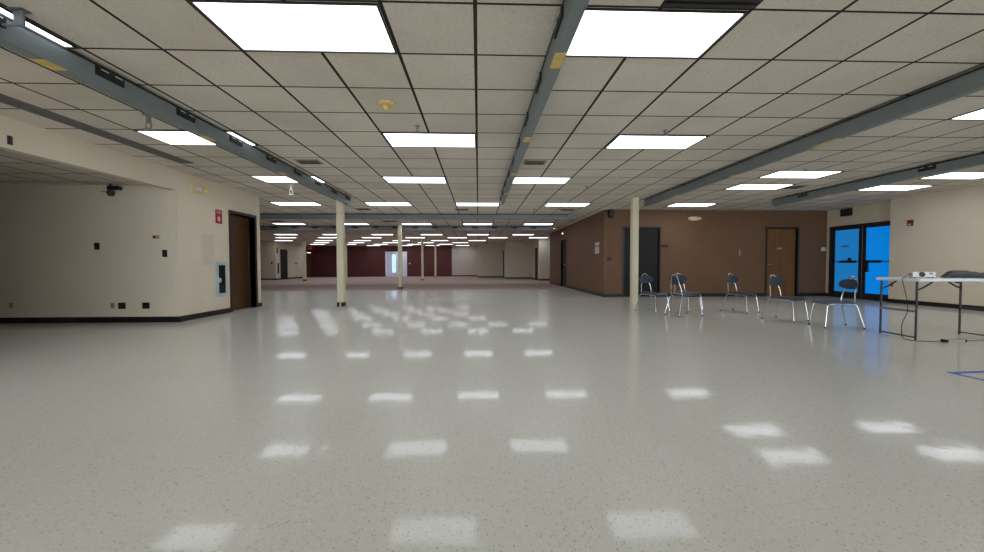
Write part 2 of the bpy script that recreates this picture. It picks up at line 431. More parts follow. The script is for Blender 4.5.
for c, r, lab in (
    (-7, 0, 'lit ceiling panel half hidden above the outlet-lined raceway, nearest the viewer'),
    (-3, 0, 'largest lit ceiling panel, between the outlet-lined raceway and the middle raceway'),
    (1, 0, 'large lit ceiling panel beside the middle raceway, next to the black ceiling vent'),
    (8.95, 2, 'lit ceiling panel cut by the picture edge beyond the raceway without outlets'),
    (-7, 4, 'lit ceiling panel by the long grey slot grille, crossed by the outlet-lined raceway'),
    (-2, 4, 'lit ceiling panel just past the yellowed smoke detector'),
    (3, 4, 'lit ceiling panel beside the raceway without outlets, second from the viewer'),
    (-7, 8, 'lit ceiling panel over the fire sign wall, partly behind the outlet-lined raceway'),
    (-3, 8, 'lit ceiling panel between the two middle raceways, third from the viewer'),
    (1, 8, 'lit ceiling panel touching the middle raceway, third from the viewer'),
    (8.9, 6.95, 'lit ceiling panel between the two bare raceways, nearer of a close pair'),
    (9.02, 8.85, 'lit ceiling panel between the two bare raceways, farther of a close pair'),
    (14.2, 6.95, 'lit ceiling panel nearest the beige wall above the folding table'),
    (14.1, 8.9, 'lit ceiling panel above the blue glass doors'),
    (-9.1, 13, 'lit ceiling panel before the nearer crossbeam, by the end of the fire sign wall'),
    (-5, 13, 'lit ceiling panel before the nearer crossbeam, just past the nearest column'),
    (-1, 13, 'lit ceiling panel at the far end of the middle raceway'),
    (3.1, 13, 'lit ceiling panel before the nearer crossbeam, beside the brown corridor wall'),
    (8.9, 13, 'lit ceiling panel close in front of the brown wall, above the exit light'),
): L.append((lab,)+cellpos(c, r))
rows = [(17, [1, -3, -7, -11], 'row just behind the nearer crossbeam'),
        (21.5, [3.1, -1, -5.1, -9.3, -13.5], 'row between the two crossbeams'),
        (30.5, [3.1, -1, -5.2, -9.6, -13.9, -18.1], 'first row past the farther crossbeam'),
        (34.4, [5.1, 1, -3.1, -7.3, -11.6, -15.9, -20.0], 'second row past the farther crossbeam'),
        (39, [-1.1, -5.3, -9.6, -13.9, -18.1, -22.5], 'third row past the farther crossbeam'),
        (43, [-3.2, -7.4, -11.7, -15.8, -20], 'fourth row past the farther crossbeam'),
        (46.7, [-5.3, -9.4, -13.8, -17.9, -22.0], 'fifth row past the farther crossbeam'),
        (50, [-3.2, -7.4, -11.1, -15.6], 'last row before the maroon wall')]
for r, cs, where in rows:
    for i, c in enumerate(cs):
        L.append((f'small lit panel, {where}, {ORD[i]} from the corridor side',)+cellpos(c, r))
proto = make_light(*L[0])
for lab, x, y in L[1:]: dup(proto, (x, y, CE), 0, lab)
make_light('unseen lit panel added to brighten the white vestibule, nearer the doorway', -7.1, YF+.7)  # out of view, added to brighten the vestibule walls
make_light('lit ceiling panel inside the white vestibule, deeper in', -7.1, YF+2.1)

# ------------------------------------------------------------------ ceiling fittings
def vent(x, y, w, d, label, n=4):
    t = thing('ceiling_vent', label, 'air vent', (x, y, CE))
    f = MB(); e = .03
    f.box(-w/2, w/2, -d/2, -d/2+e, -.012, -.001).box(-w/2, w/2, d/2-e, d/2, -.012, -.001).box(-w/2, -w/2+e, -d/2+e, d/2-e, -.012, -.001).box(w/2-e, w/2, -d/2+e, d/2-e, -.012, -.001)
    f.build('frame', M['ventframe'], t)
    box(-w/2+e, w/2-e, -d/2+e, d/2-e, -.004, -.001).build('duct_opening', M['black'], t)
    lv = MB(); k = (d-2*e)/n
    for i in range(n):
        y0 = -d/2+e+i*k
        lv.prism([(y0+.1*k, -.006), (y0+.8*k, -.022), (y0+.88*k, -.02), (y0+.2*k, -.004)], 'x', -w/2+e, w/2-e)
    lv.build('louvers', M['vent'], t)
    return t
M['ventframe'] = plain('grey_vent_frame', (150, 142, 128), .6)
vent(-2.74, 6.42, .38, .26, 'dark louvered ceiling vent between the outlet-lined raceway and the middle')
vent(.93, 6.36, .36, .26, 'dark louvered ceiling vent beside the middle raceway')
vent(-.5, 11.75, .42, .34, 'small ceiling vent just before the nearer crossbeam, at the end of the middle raceway')
vent(2.72, 11.75, .45, .36, 'small ceiling vent before the nearer crossbeam, by the corridor wall')
vent(6.86, 8.24, .42, .34, 'small ceiling vent beside the raceway above the folding table')
vent(-3.43, 11.75, .4, .34, 'small ceiling vent before the nearer crossbeam, past the nearest column')
vent(-7.66, 15.0, .5, .4, 'ceiling vent between the crossbeams, toward the far pale walls')
vent(-3.36, 14.9, .5, .4, 'ceiling vent between the crossbeams, above the bright doorway')
t = thing('return_grille', 'black ceiling return grille beside the large lit panel, at the top of the picture', 'air vent', (1.5, 2.26, CE))
box(-.3, .3, -.27, .27, -.006, -.001).build('duct_opening', M['black'], t)
g = MB()
for i in range(9): g.box(-.3, .3, -.26+i*.06, -.235+i*.06, -.016, -.006)
g.build('louvers', M['bronze'], t)
# long slot diffuser
t = thing('slot_diffuser', 'long grey slotted air diffuser in the ceiling along the soffit wall', 'air vent', (-4.77, 4.0, CE))
box(-.115, .115, -2.5, 2.56, -.01, -.001).build('diffuser_body', M['slot'], t)
g = MB()
for x in (-.07, -.02, .03, .08): g.box(x-.012, x+.012, -2.48, 2.54, -.012, -.0101)
g.build('slots', M['slotdark'], t)

t = thing('smoke_detector', 'yellowed round smoke detector on the ceiling in front of a lit panel', 'smoke detector', (-.96, 4.1, CE))
MB().lathe([(0, -.001), (.085, -.001), (.085, -.018), (.07, -.032), (.0, -.032)]).build('base_ring', M['ivory'], t, True)
MB().lathe([(.034, -.03), (.034, -.06), (.026, -.078), (0, -.08)]).build('sensor_chamber', M['ivory'], t, True)

def sprinkler(x, y, label, h=.07, mat='steel', k=1):
    t = thing('sprinkler', label, 'fire sprinkler', (x, y, CE))
    MB().lathe([(0, -.001), (.032*k, -.001), (.026*k, -.012), (.012*k, -.014), (.012*k, -h*.55), (0, -h*.55)], seg=12).build('escutcheon', M[mat], t, True)
    for s in (-1, 1):
        MB().tube([(s*.012*k, 0, -h*.5), (s*.016*k, 0, -h*.75), (s*.004*k, 0, -h*.95)], .004*k, 6).build('frame_arm', M[mat], t)
    MB().lathe([(0, -h*.94), (.028*k, -h*.96), (.028*k, -h), (0, -h)], seg=12).build('deflector', M[mat], t, True)
    return t
sprinkler(-3.68, 4.5, 'largest pendant sprinkler, hanging beside the panel by the slot grille', .17, 'steel', 2)
sprinkler(-3.9, 8.25, 'white pendant sprinkler catching light below the panel over the fire sign wall', .22, 'white', 2.2)
sprinkler(-.73, 4.75, 'small sprinkler between the smoke detector and the lit panel behind it')
sprinkler(2.35, 4.82, 'small sprinkler in front of the lit panel by the bare raceway')
sprinkler(5.8, 6.7, 'small sprinkler in front of the lit panels between the bare raceways', .08)
sprinkler(2.33, 8.3, 'small sprinkler past the lit panel touching the middle raceway')
sprinkler(1.68, 11.6, 'tiny sprinkler before the nearer crossbeam, beside the middle raceway end')
sprinkler(-2.95, 11.4, 'tiny sprinkler past the nearest column, before the nearer crossbeam')
sprinkler(-4.96, 12.1, 'tiny pale sprinkler against the nearer crossbeam, near the fire sign wall', .1, 'white')
t = thing('downlight', 'small round lit downlight at the end of the farther crossbeam', 'ceiling light', (3.45, 17.7, CE))
MB().lathe([(.11, -.001), (.11, -.02), (.085, -.024), (.085, -.012)], seg=20).build('trim_ring', M['lampframe'], t, True)
MB().lathe([(0, -.016), (.084, -.016), (.084, -.012), (0, -.012)], seg=20).build('lens', M['spot'], t)

# ------------------------------------------------------------------ doors (setting)
def door_frame_y(parent, a, b, h, y, t=.12, w=.05):
    f = MB()
    f.box(a-w, a, y-.015, y+t, 0, h+w).box(b, b+w, y-.015, y+t, 0, h+w).box(a, b, y-.015, y+t, h, h+w)
    f.box(a, a+.02, y+t*.55, y+t, 0, h).box(b-.02, b, y+t*.55, y+t, 0, h)
    return f.build('frame', M['bronze'], parent)
def door_frame_x(parent, a, b, h, x, t, w=.06, s=1):
    f = MB(); lo, hi = sorted((x+s*.015, x-s*t))
    f.box(lo, hi, a-w, a, 0, h+w).box(lo, hi, b, b+w, 0, h+w).box(lo, hi, a, b, h, h+w)
    return f.build('frame', M['bronze'], parent)
def lever(parent, mb): return mb.build('door_handle', M['steel'], parent, True)
# left door, set deep in the fire sign wall
d = sroot('door_1'); d['label'] = 'brown wood door in a dark frame beside the fire cabinet'
door_frame_x(d, LD[0], LD[1], LD[2], XL, .2)
box(XL-.2, XL-.155, LD[0], LD[1], .0, LD[2]).build('door_leaf', M['woodleft'], d)
lever(d, MB().tube([(XL-.155, LD[0]+.07, 1.02), (XL-.11, LD[0]+.07, 1.02), (XL-.105, LD[0]+.17, 1.02)], .011, 8))
# dark door on the brown wall
d = sroot('door_2'); d['label'] = 'dark brown door behind the cream column on the brown wall'
door_frame_y(d, *DD, YB)
box(DD[0]+.002, DD[1]-.002, YB+.055, YB+.1, .0, DD[2]).build('door_leaf', M['darkdoor'], d)
# wood door with small plaque
d = sroot('door_3'); d['label'] = 'medium brown wood door with a small sign on the brown wall'
door_frame_y(d, *WD, YB)
lf = box(WD[0]+.002, WD[1]-.002, YB+.06, YB+.105, .0, WD[2]).build('door_leaf', M['wood'], d)
box(9.4, 9.54, YB+.053, YB+.06, 1.475, 1.525).build('name_plate', M['strip'], lf)
lever(d, MB().tube([(WD[0]+.07, YB+.06, 1.0), (WD[0]+.07, YB+.005, 1.0), (WD[0]+.17, YB, 1.0)], .011, 8))
# corridor door
d = sroot('door_4'); d['label'] = 'black door in the brown corridor wall'
door_frame_x(d, *CD, XC, .12, s=-1)
box(XC+.05, XC+.095, CD[0]+.002, CD[1]-.002, .0, CD[2]).build('door_leaf', M['darkdoor'], d)
lever(d, MB().tube([(XC+.05, CD[0]+.08, 1.02), (XC-.02, CD[0]+.08, 1.02), (XC-.02, CD[0]+.2, 1.02)], .02, 8))
# glass double door, leaves of black aluminium with blue film
d = sroot('door_5'); d['label'] = 'double glass doors with bright blue film in black frames'
X = 10.95
f = MB(); f.box(X-.03, X+.09, GD[0], GD[0]+.05, 0, GD[2]).box(X-.03, X+.09, GD[1]-.07, GD[1], 0, GD[2]).box(X-.03, X+.09, GD[0]+.05, GD[1]-.07, GD[2]-.07, GD[2])
f.box(X-.04, X+.1, GD[0], GD[1], 0, .02)
f.build('frame', M['bronze'], d)
def leaf(y0, y1, glass, barspan, decal):
    st = .09
    m = MB(); m.box(X-.01, X+.04, y0, y0+st, .02, GD[2]-.07).box(X-.01, X+.04, y1-st, y1, .02, GD[2]-.07)
    m.box(X-.01, X+.04, y0+st, y1-st, .02, .18).box(X-.01, X+.04, y0+st, y1-st, GD[2]-.13, GD[2]-.07)
    lf = m.build('door_leaf', M['bronze'], d)
    box(X+.01, X+.02, y0+st, y1-st, .18, GD[2]-.13).build('glass_pane', glass, lf)
    MB().box(X-.05, X-.03, y0+.03, y1-.03, 1.06, 1.085).box(X-.075, X-.012, barspan[0], barspan[1], 1.04, 1.11).build('push_bar', M['black'], lf)
    if decal: decal(lf)
def decal_l(lf):
    box(X+.004, X+.009, 11.08, 11.3, 1.52, 1.56).build('sticker', M['slot'], lf)
    box(X-.08, X-.02, 10.96, 11.02, 1.11, 1.19).build('latch_box', M['black'], lf)
def decal_r(lf):
    box(X-.06, X-.012, 10.46, 10.56, .78, 1.04).build('lock_box', M['black'], lf)
leaf(10.67, GD[1]-.07, M['blueglass2'], (10.82, 11.28), decal_l)
leaf(GD[0]+.05, 10.65, M['blueglass'], (10.12, 10.55), decal_r)
# far doors
d = sroot('door_6'); d['label'] = 'small dark door in the far pale wall'
door_frame_x(d, 27.9, 28.8, 2.1, -14, -.005)
box(-13.999, -13.98, 27.9, 28.8, .005, 2.1).build('door_leaf', M['darkdoor'], d)
d = sroot('door_7'); d['label'] = 'thin dark door edge in the far beige return wall'
box(1.95, 1.979, 29.7, 30.6, .005, 2.13).build('door_leaf', M['darkdoor'], d)
d = sroot('door_8'); d['label'] = 'dark door edge beside the pale wall end by the corridor'
box(3.81, 3.839, 24.9, 25.9, .005, 2.13).build('door_leaf', M['darkdoor'], d)
d = sroot('door_9'); d['label'] = 'daylit narrow glass door inside the vestibule'
f = MB(); 
f.box(-8.3, -8.24, YF+2.86, YF+2.899, .02, 2.1).box(-7.84, -7.78, YF+2.86, YF+2.899, .02, 2.1).box(-8.24, -7.84, YF+2.86, YF+2.899, 2.04, 2.1).box(-8.24, -7.84, YF+2.86, YF+2.899, .02, .3)
f.build('frame', M['white'], d)
box(-8.24, -7.84, YF+2.875, YF+2.885, .3, 2.04).build('glass_pane', M['dayglass'], d)
d = sroot('door_10'); d['label'] = 'brown door at the end of the maroon wall under the exit sign'
box(-14.989, -14.621, YF+.02, YF+.06, .005, 2.1).build('door_leaf', M['wood'], d)

# ------------------------------------------------------------------ wall fittings
def plate_y(name, label, cat, x0, x1, z0, z1, y, mat, th=.012, detail=None):
    o = tag(box(-(x1-x0)/2, (x1-x0)/2, -th, 0, -(z1-z0)/2, (z1-z0)/2, bev=min(th*.35, .003)).build(name, M[mat]), label, cat)
    o.location = ((x0+x1)/2+(.02 if y == YA else 0), y+.001, (z0+z1)/2)
    if detail:
        w, h = (x1-x0), (z1-z0)
        for nm, mt, rects in detail:
            b = MB()
            for a in rects: b.box(a[0]*w-w/2, a[1]*w-w/2, -th-.004, -th, a[2]*h-h/2, a[3]*h-h/2)
            b.build(nm, M[mt], o)
    return o
plate_y('wall_switch', 'black wall switch plate on the alcove wall, the one farther from the corner', 'switch', -6.745, -6.665, 1.285, 1.405, YA, 'black', detail=[('rocker', 'bronze', [(.3, .7, .25, .75)])])
plate_y('wall_switch', 'black wall switch plate on the alcove wall under the thermostat, near the corner', 'switch', -5.59, -5.51, 1.155, 1.28, YA, 'black', detail=[('rocker', 'bronze', [(.3, .7, .25, .75)])])
plate_y('thermostat', 'small tan thermostat on the alcove wall near its corner', 'thermostat', -5.74, -5.64, 1.475, 1.535, YA, 'tan', .025, [('dial', 'blackrec', [(.1, .55, .2, .8)])])
SOCK = [('sockets', 'bronze', [(.15, .42, .25, .75), (.58, .85, .25, .75)])]
plate_y('wall_outlet', 'black double outlet low on the alcove wall, next to the tan outlet', 'outlet', -6.37, -6.25, .24, .35, YA, 'black', detail=SOCK)
plate_y('wall_outlet', 'black double outlet low on the alcove wall, nearest its corner', 'outlet', -5.96, -5.84, .24, .35, YA, 'black', detail=SOCK)
plate_y('wall_outlet', 'narrow tan outlet low on the alcove wall beside a black one', 'outlet', -6.5, -6.44, .25, .35, YA, 'tan', detail=[('sockets', 'blackrec', [(.35, .65, .2, .4), (.35, .65, .6, .8)])])
plate_y('wall_outlet', 'tan outlet alone low on the alcove wall at the picture edge', 'outlet', -8.21, -8.15, .27, .36, YA, 'tan', detail=[('sockets', 'blackrec', [(.35, .65, .2, .4), (.35, .65, .6, .8)])])
# camera / bracket under the alcove ceiling
t = thing('ceiling_bracket', 'dark mounting bracket with an empty arm under the alcove ceiling', 'bracket', (-6.38, 6.98, 2.42))
box(-.03, .16, -.04, .04, -.1, -.04).build('cross_plate', M['black'], t)
MB().tube([(0, 0, 0), (0, 0, -.17)], .02, 10).build('drop_pole', M['bronze'], t)
MB().lathe([(0, -.1), (.05, -.12), (.055, -.17), (.035, -.205), (0, -.21)], seg=14).build('ball_joint', M['bronze'], t, True)
MB().tube([(-.16, 0, -.13), (-.02, 0, -.13)], .012, 8).build('brass_arm', M['tan'], t)
o = tag(box(0, .02, -.02, .02, -.05, .05, bev=.004).build('soffit_plate', M['black']), 'small black plate high on the cream soffit', 'wall plate'); o.location = (XL-.002, 4.61, 2.425)
box(.02, .023, -.012, .012, -.03, .03).build('plate_insert', M['bronze'], o)
# emergency light on the left wall
t = thing('emergency_light', 'yellowed emergency light high on the wall left of the fire sign', 'emergency light', (XL-.002, 7.56, 2.44))
t['label'] = 'yellowed emergency light high on the cream wall above the fire sign'
box(.001, .06, -.2, .18, -.06, .06, bev=.01).build('housing', M['cream'], t)
box(.06, .07, -.15, .02, -.035, .04, bev=.004).build('lens_cover', M['white'], t)
for yy in (.1,):
    MB().lathe([(0, 0), (.055, 0), (.05, .05), (.03, .07), (0, .07)], seg=14).build('lamp_head', M['white' if yy < 0 else 'ivory'], t, True).matrix_local = Matrix.Translation((.06, yy, .0)) @ Matrix.Rotation(math.pi/2, 4, 'Y')
# text helper
def text_mesh(name, body, size, mat, parent, mtx):
    cu = bpy.data.curves.new(name, 'FONT'); cu.body = body; cu.size = size; cu.align_x = 'CENTER'; cu.align_y = 'CENTER'; cu.extrude = .0008
    tmp = bpy.data.objects.new(name+'_tmp', cu); COL.objects.link(tmp)
    dg = bpy.context.evaluated_depsgraph_get(); me = bpy.data.meshes.new_from_object(tmp.evaluated_get(dg))
    bpy.data.objects.remove(tmp); me.materials.clear(); me.materials.append(mat)
    o = bpy.data.objects.new(name, me); COL.objects.link(o); o.parent = parent; o.matrix_local = mtx
    return o
PX = Matrix(((0, 0, 1, 0), (1, 0, 0, 0), (0, 1, 0, 0), (0, 0, 0, 1)))      # text lying in XY -> facing +X
NY = Matrix.Rotation(math.pi/2, 4, 'X')                                     # -> facing -Y
o = tag(box(.001, .007, -.1, .1, -.14, .14).build('fire_sign', M['red']), 'red and white fire sign on the cream wall above the fire cabinet', 'sign'); o.location = (XL-.002, 8.13, 2.0)
text_mesh('lettering', 'FIRE', .075, M['paper'], o, Matrix.Translation((.0075, 0, .085)) @ PX)
def disc(n, r, cz, sx=1): return [(r*sx*math.cos(2*math.pi*i/n+math.pi/n), cz+r*math.sin(2*math.pi*i/n+math.pi/n)) for i in range(n)]
MB().prism(disc(8, .055, -.045, .75), 'x', .007, .0085).build('emblem', M['paper'], o)
# posted sheets, very faint on the wall
o = tag(box(.001, .004, -.17, .17, -.3, .3).build('posted_sheet', M['film']), 'faded tall sheet posted on the cream wall left of the fire cabinet', 'notice'); o.location = (XL-.002, 7.8, 1.31)
o['label'] = 'faded tall sheet posted on the cream wall under the fire sign'
g = MB()
for z in (-.2, -.02, .13): g.box(.004, .0045, -.15, .15, z, z+.01)
g.build('printed_lines', M['paper'], o)
# fire extinguisher cabinet
t = thing('fire_cabinet', 'pale steel fire extinguisher cabinet recessed beside the wood door', 'fire cabinet', (XL-.002, 8.16, .72))
f = MB(); f.box(.001, .014, -.18, .18, -.36, -.29).box(.001, .014, -.18, .18, .29, .36).box(.001, .014, -.18, -.08, -.29, .29).box(.001, .014, .13, .18, -.29, .29)
f.build('cabinet_frame', M['cab'], t)
box(.001, .01, -.08, .13, -.29, .29).build('door_pane', M['cabglass'], t)
MB().prism(disc(16, .05, .0), 'x', .012, .02).build('latch_pull', M['cab'], t).location = (0, -.06, -.02)

# brown wall items
t = thing('wall_speaker', 'black box loudspeaker at the top of the brown wall corner', 'loudspeaker', (4.06, YB+.002, 2.6))
box(-.068, .068, -.17, -.03, -.16, .08, bev=.01).build('cabinet', M['black'], t)
box(-.055, .055, -.175, -.17, -.14, .06).build('grille', M['bronze'], t)
box(-.02, .02, -.03, -.001, -.06, .0).build('wall_bracket', M['black'], t)
for zc, h, lab in ((1.68, .1, 'small white notice above a larger one on the corridor wall'), (1.48, .22, 'larger white notice low of two on the brown corridor wall')):
    o = tag(box(-.004, -.001, -.22, .22, -h/2, h/2).build('paper_notice', M['paper']), lab, 'notice'); o.location = (XC+.002, 12.5, zc)
    g = MB()
    for i in range(2 if h < .15 else 5): g.box(-.0045, -.004, -.17, .17, h/2-.03-i*.035, h/2-.022-i*.035)
    g.build('printed_lines', M['slot'], o)
plate_y('thermostat', 'dark red-brown thermostat on the brown wall at its corner', 'thermostat', 3.97, 4.1, 1.12, 1.24, YB, 'rust', .03, [('cover', 'bronze', [(.2, .8, .3, .7)])]) if False else None
M['rust'] = plain('dark_red_brown_plastic', (52, 30, 26), .5)
plate_y('thermostat', 'dark red-brown thermostat on the brown wall at its corner', 'thermostat', 3.97, 4.1, 1.12, 1.24, YB, 'rust', .03, [('cover', 'bronze', [(.2, .8, .3, .7)])])
plate_y('room_plaque', 'thin dark plaque on the brown wall beside the dark door', 'sign', 5.67, 5.89, 1.53, 1.61, YB, 'bronze', .01, [('plaque_face', 'black', [(.08, .92, .2, .8)])])
t = thing('emergency_light', 'cream two-headed emergency light high on the brown wall', 'emergency light', (6.67, YB+.002, 2.42))
box(-.1, .1, -.07, -.001, -.06, .06, bev=.008).build('housing', M['oldwhite'], t)
for xx in (-.15, .15):
    MB().lathe([(0, 0), (.05, 0), (.045, .06), (.02, .08), (0, .08)], seg=14).build('lamp_head', M['oldwhite'], t, True).matrix_local = Matrix.Translation((xx, -.04, .0)) @ Matrix.Rotation(math.pi/2, 4, 'X')
plate_y('wall_switch', 'white switch plate on the brown wall beside the glass doors', 'switch', 10.78, 10.92, 1.42, 1.53, YB, 'white', .012, [('rocker', 'oldwhite', [(.15, .4, .25, .75), (.6, .85, .25, .75)])])
plate_y('wall_hook', 'tiny pale fitting on the brown wall near the wood door', 'wall fitting', 8.14, 8.17, 1.27, 1.47, YB, 'strip', .01, [('screw', 'steel', [(.3, .7, .85, .92), (.3, .7, .1, .17)])])
t = thing('wall_lamp', 'small lit spot lamp above the black corridor door', 'wall lamp', (XC+.002, 17.45, 2.45))
box(-.05, -.001, -.06, .06, -.05, .05, bev=.006).build('wall_base', M['oldwhite'], t)
MB().lathe([(0, 0), (.03, 0), (.035, .04), (.02, .06), (0, .06)], seg=14).build('lamp_head', M['spot'], t, True).location = (-.05, 0, -.06)
# right wall
t = thing('alarm_horn', 'black alarm horn box on the wall above the blue glass doors', 'alarm', (10.952, 11.12, 2.54))
box(-.1, -.001, -.15, .15, -.11, .1, bev=.01).build('housing', M['black'], t)
MB().lathe([(0, 0), (.07, 0), (.05, -.012), (0, -.012)], seg=16).build('sounder', M['bronze'], t, True).matrix_local = Matrix.Translation((-.1, 0, 0)) @ Matrix.Rotation(math.pi/2, 4, 'Y')
t = thing('fire_alarm_pull', 'dark red fire alarm box on the beige wall beside the glass doors', 'fire alarm', (XR+.002, 9.24, 2.02))
box(-.04, -.001, -.058, .058, -.07, .07, bev=.006).build('housing', M['fadedred'], t)
MB().box(-.044, -.04, -.035, .035, -.05, -.02).build('strobe_lens', M['paper'], t)
o = tag(box(-.012, -.001, -.035, .035, -.055, .055, bev=.003).build('wall_outlet', M['tan']), 'tan outlet low on the beige wall next to the glass doors', 'outlet'); o.location = (XR+.002, 9.64, .47)
box(-.016, -.012, -.015, .015, -.035, .035).build('sockets', M['blackrec'], o)
# far end fittings
t = thing('exit_sign', 'small red exit sign at the far end of the maroon wall', 'exit sign', (-14.55, YF-.3, 2.5))
box(-.17, .17, -.04, .04, -.12, .12, bev=.01).build('housing', M['exit'], t)
box(-.02, .02, -.02, .02, .12, CE-2.5-.001).build('ceiling_stem', M['bronze'], t)
text_mesh('lettering', 'EXIT', .16, M['white'], t, Matrix.Translation((0, -.041, -.01)) @ NY)
t = thing('fire_sign', 'tiny red sign on the far pale wall by its dark door', 'sign', (-14.002, 27.42, 2.05))
box(.001, .008, -.1, .1, -.2, .2).build('sign_plate', M['fadedred'], t)
t = thing('fire_cabinet', 'tiny dark fire cabinet on the far pale wall', 'fire cabinet', (-14.002, 27.5, .8))
box(.001, .03, -.13, .13, -.4, .4).build('cabinet_frame', M['cab'], t)
box(.03, .034, -.09, .09, -.36, .36).build('door_pane', M['cabglass'], t)
o = tag(box(.001, .02, -.14, .14, -.05, .05).build('wall_fitting', M['bronze']), 'small dark fitting on the far pale wall past its door', 'wall fitting'); o.location = (-14.002, 30.2, 1.15)
box(.02, .024, -.1, .1, -.03, .03).build('cover', M['slotdark'], o)
plate_y('wall_switch', 'tiny dark switch on the far pale wall before its corner', 'switch', -14.3, -14.2, 1.1, 1.24, 27.2, 'bronze', .012, [('rocker', 'black', [(.3, .7, .25, .75)])])
plate_y('wall_switch', 'tiny white switch on the maroon wall beside the bright doorway', 'switch', -6.12, -6.0, 1.1, 1.22, YF, 'white', .012, [('rocker', 'oldwhite', [(.3, .7, .25, .75)])])

# ------------------------------------------------------------------ chairs
def make_chair(label):
    t = thing('stacking_chair', label, 'chair', (0, 0, 0), 0, 'navy stacking chairs')
    # seat shell, dished, waterfall front edge; chair faces +X
    def seat(top):
        def f(u, v):
            x = -.2+.4*u; y = (v-.5)*.4*(1-.10*(1-u))
            e = max(abs(u-.5), abs(v-.5))*2
            r = .18
            # rounded outline
            if abs(u-.5)*2 > 1-r and abs(v-.5)*2 > 1-r:
                k = .95; x *= 1-.04*(abs(v-.5)*2-(1-r))/r; y *= 1-.05*(abs(u-.5)*2-(1-r))/r
            z = .405-.014*(1-(2*v-1)**2)*math.sin(math.pi*min(1, u*1.1))-(.02*max(0, (u-.8)/.2)**2)+.01*max(0, (.2-u)/.2)
            return (x, y, z if top else z-.012)
        return f
    m = MB(); m.grid(seat(True), 12, 12); m.grid(seat(False), 12, 12)
    bmesh.ops.remove_doubles(m.bm, verts=m.bm.verts, dist=1e-6)
    # close the rim
    be = [e for e in m.bm.edges if e.is_boundary]
    bmesh.ops.bridge_loops(m.bm, edges=be)
    m.build('seat', M['navy'], t, True)
    # oval backrest, curved around the sitter and leaning back
    def pad(front):
        n = 28; c = None; vs = []
        return n
    m = MB(); n = 32; H, W = .08, .205; rings = []
    def bp(a, k, off):
        ca, sa = math.cos(a), math.sin(a)
        y = W*k*(abs(ca)**.7)*(1 if ca >= 0 else -1); z = H*k*(abs(sa)**.75)*(1 if sa >= 0 else -1)
        return (-.225-.16*z+.9*y*y*.8-off, y, .684+z)
    for off in (0, .016):
        rr = []
        for k in (1, .96 if off == 0 else .96, .6):
            rr.append([m.bm.verts.new(bp(2*math.pi*i/n, k, off if k < 1 else .008)) for i in range(n)])
        cv = m.bm.verts.new(bp(0, 0, off))
        for a, b in zip(rr, rr[1:]):
            for i in range(n): m.bm.faces.new((a[i], a[(i+1) % n], b[(i+1) % n], b[i]))
        for i in range(n): m.bm.faces.new((rr[-1][i], rr[-1][(i+1) % n], cv))
    bmesh.ops.remove_doubles(m.bm, verts=m.bm.verts, dist=1e-5)
    m.build('backrest', M['navy'], t, True)
    R = .0105
    # back tube: up from the rear rail, inside the pad and over in a loop handle
    pts = [(-.17, -.155, .38), (-.2, -.15, .41), (-.215, -.135, .53), (-.232, -.115, .61), (-.243, -.1, .69), (-.252, -.08, .755), (-.256, -.06, .785), (-.258, -.034, .799)]
    pts += [(-.258, 0, .803)]+[(x, -y, z) for x, y, z in pts[::-1]]
    MB().tube(pts, R).build('back_frame', M['chrome'], t, True)
    for s in (-1, 1):
        MB().tube([(-.19, s*.165, .378), (0, s*.17, .372), (.15, s*.17, .37)], R).build('side_rail', M['chrome'], t, True)
        rl = MB().tube([(-.17, s*.165, .378), (-.2, s*.165, .372), (-.218, s*.166, .355), (-.232, s*.17, .32), (-.31, s*.2, .012)], R).build('leg', M['chrome'], t, True)
        fl = MB().tube([(.13, s*.17, .37), (.165, s*.17, .365), (.182, s*.171, .348), (.188, s*.174, .31), (.225, s*.2, .012)], R).build('leg', M['chrome'], t, True)
        MB().lathe([(0, 0), (.014, 0), (.013, .025), (0, .025)], (-.31, s*.2, 0), 10).build('glide', M['glide'], rl)
        MB().lathe([(0, 0), (.014, 0), (.013, .025), (0, .025)], (.225, s*.2, 0), 10).build('glide', M['glide'], fl)
    MB().tube([(.1, -.17, .368), (.1, .17, .368)], R).build('cross_rail', M['chrome'], t, True)
    return t
R_ = math.radians
chairs = [((3.71, 8.03, 0), -66, 'navy chair right beside the cream column in front of the dark door'),
          ((4.06, 7.44, 0), 13, 'navy chair seen from behind, its chrome back standing in front of another chair'),
          ((4.56, 8.27, 0), -72, 'navy chair half hidden behind the chair turned away'),
          ((5.54, 7.92, 0), -66, 'navy chair alone in the middle of the row, between the two brown-wall doors'),
          ((5.52, 6.7, 0), -70, 'navy chair in front of the brown wood door'),
          ((5.67, 5.97, 0), 168, 'navy chair in front of the blue glass door, beside the folding table')]
c0 = make_chair(chairs[0][2]); c0.location = chairs[0][0]; c0.rotation_euler = (0, 0, R_(chairs[0][1]))
for loc, a, lab in chairs[1:]: dup(c0, loc, R_(a), lab)

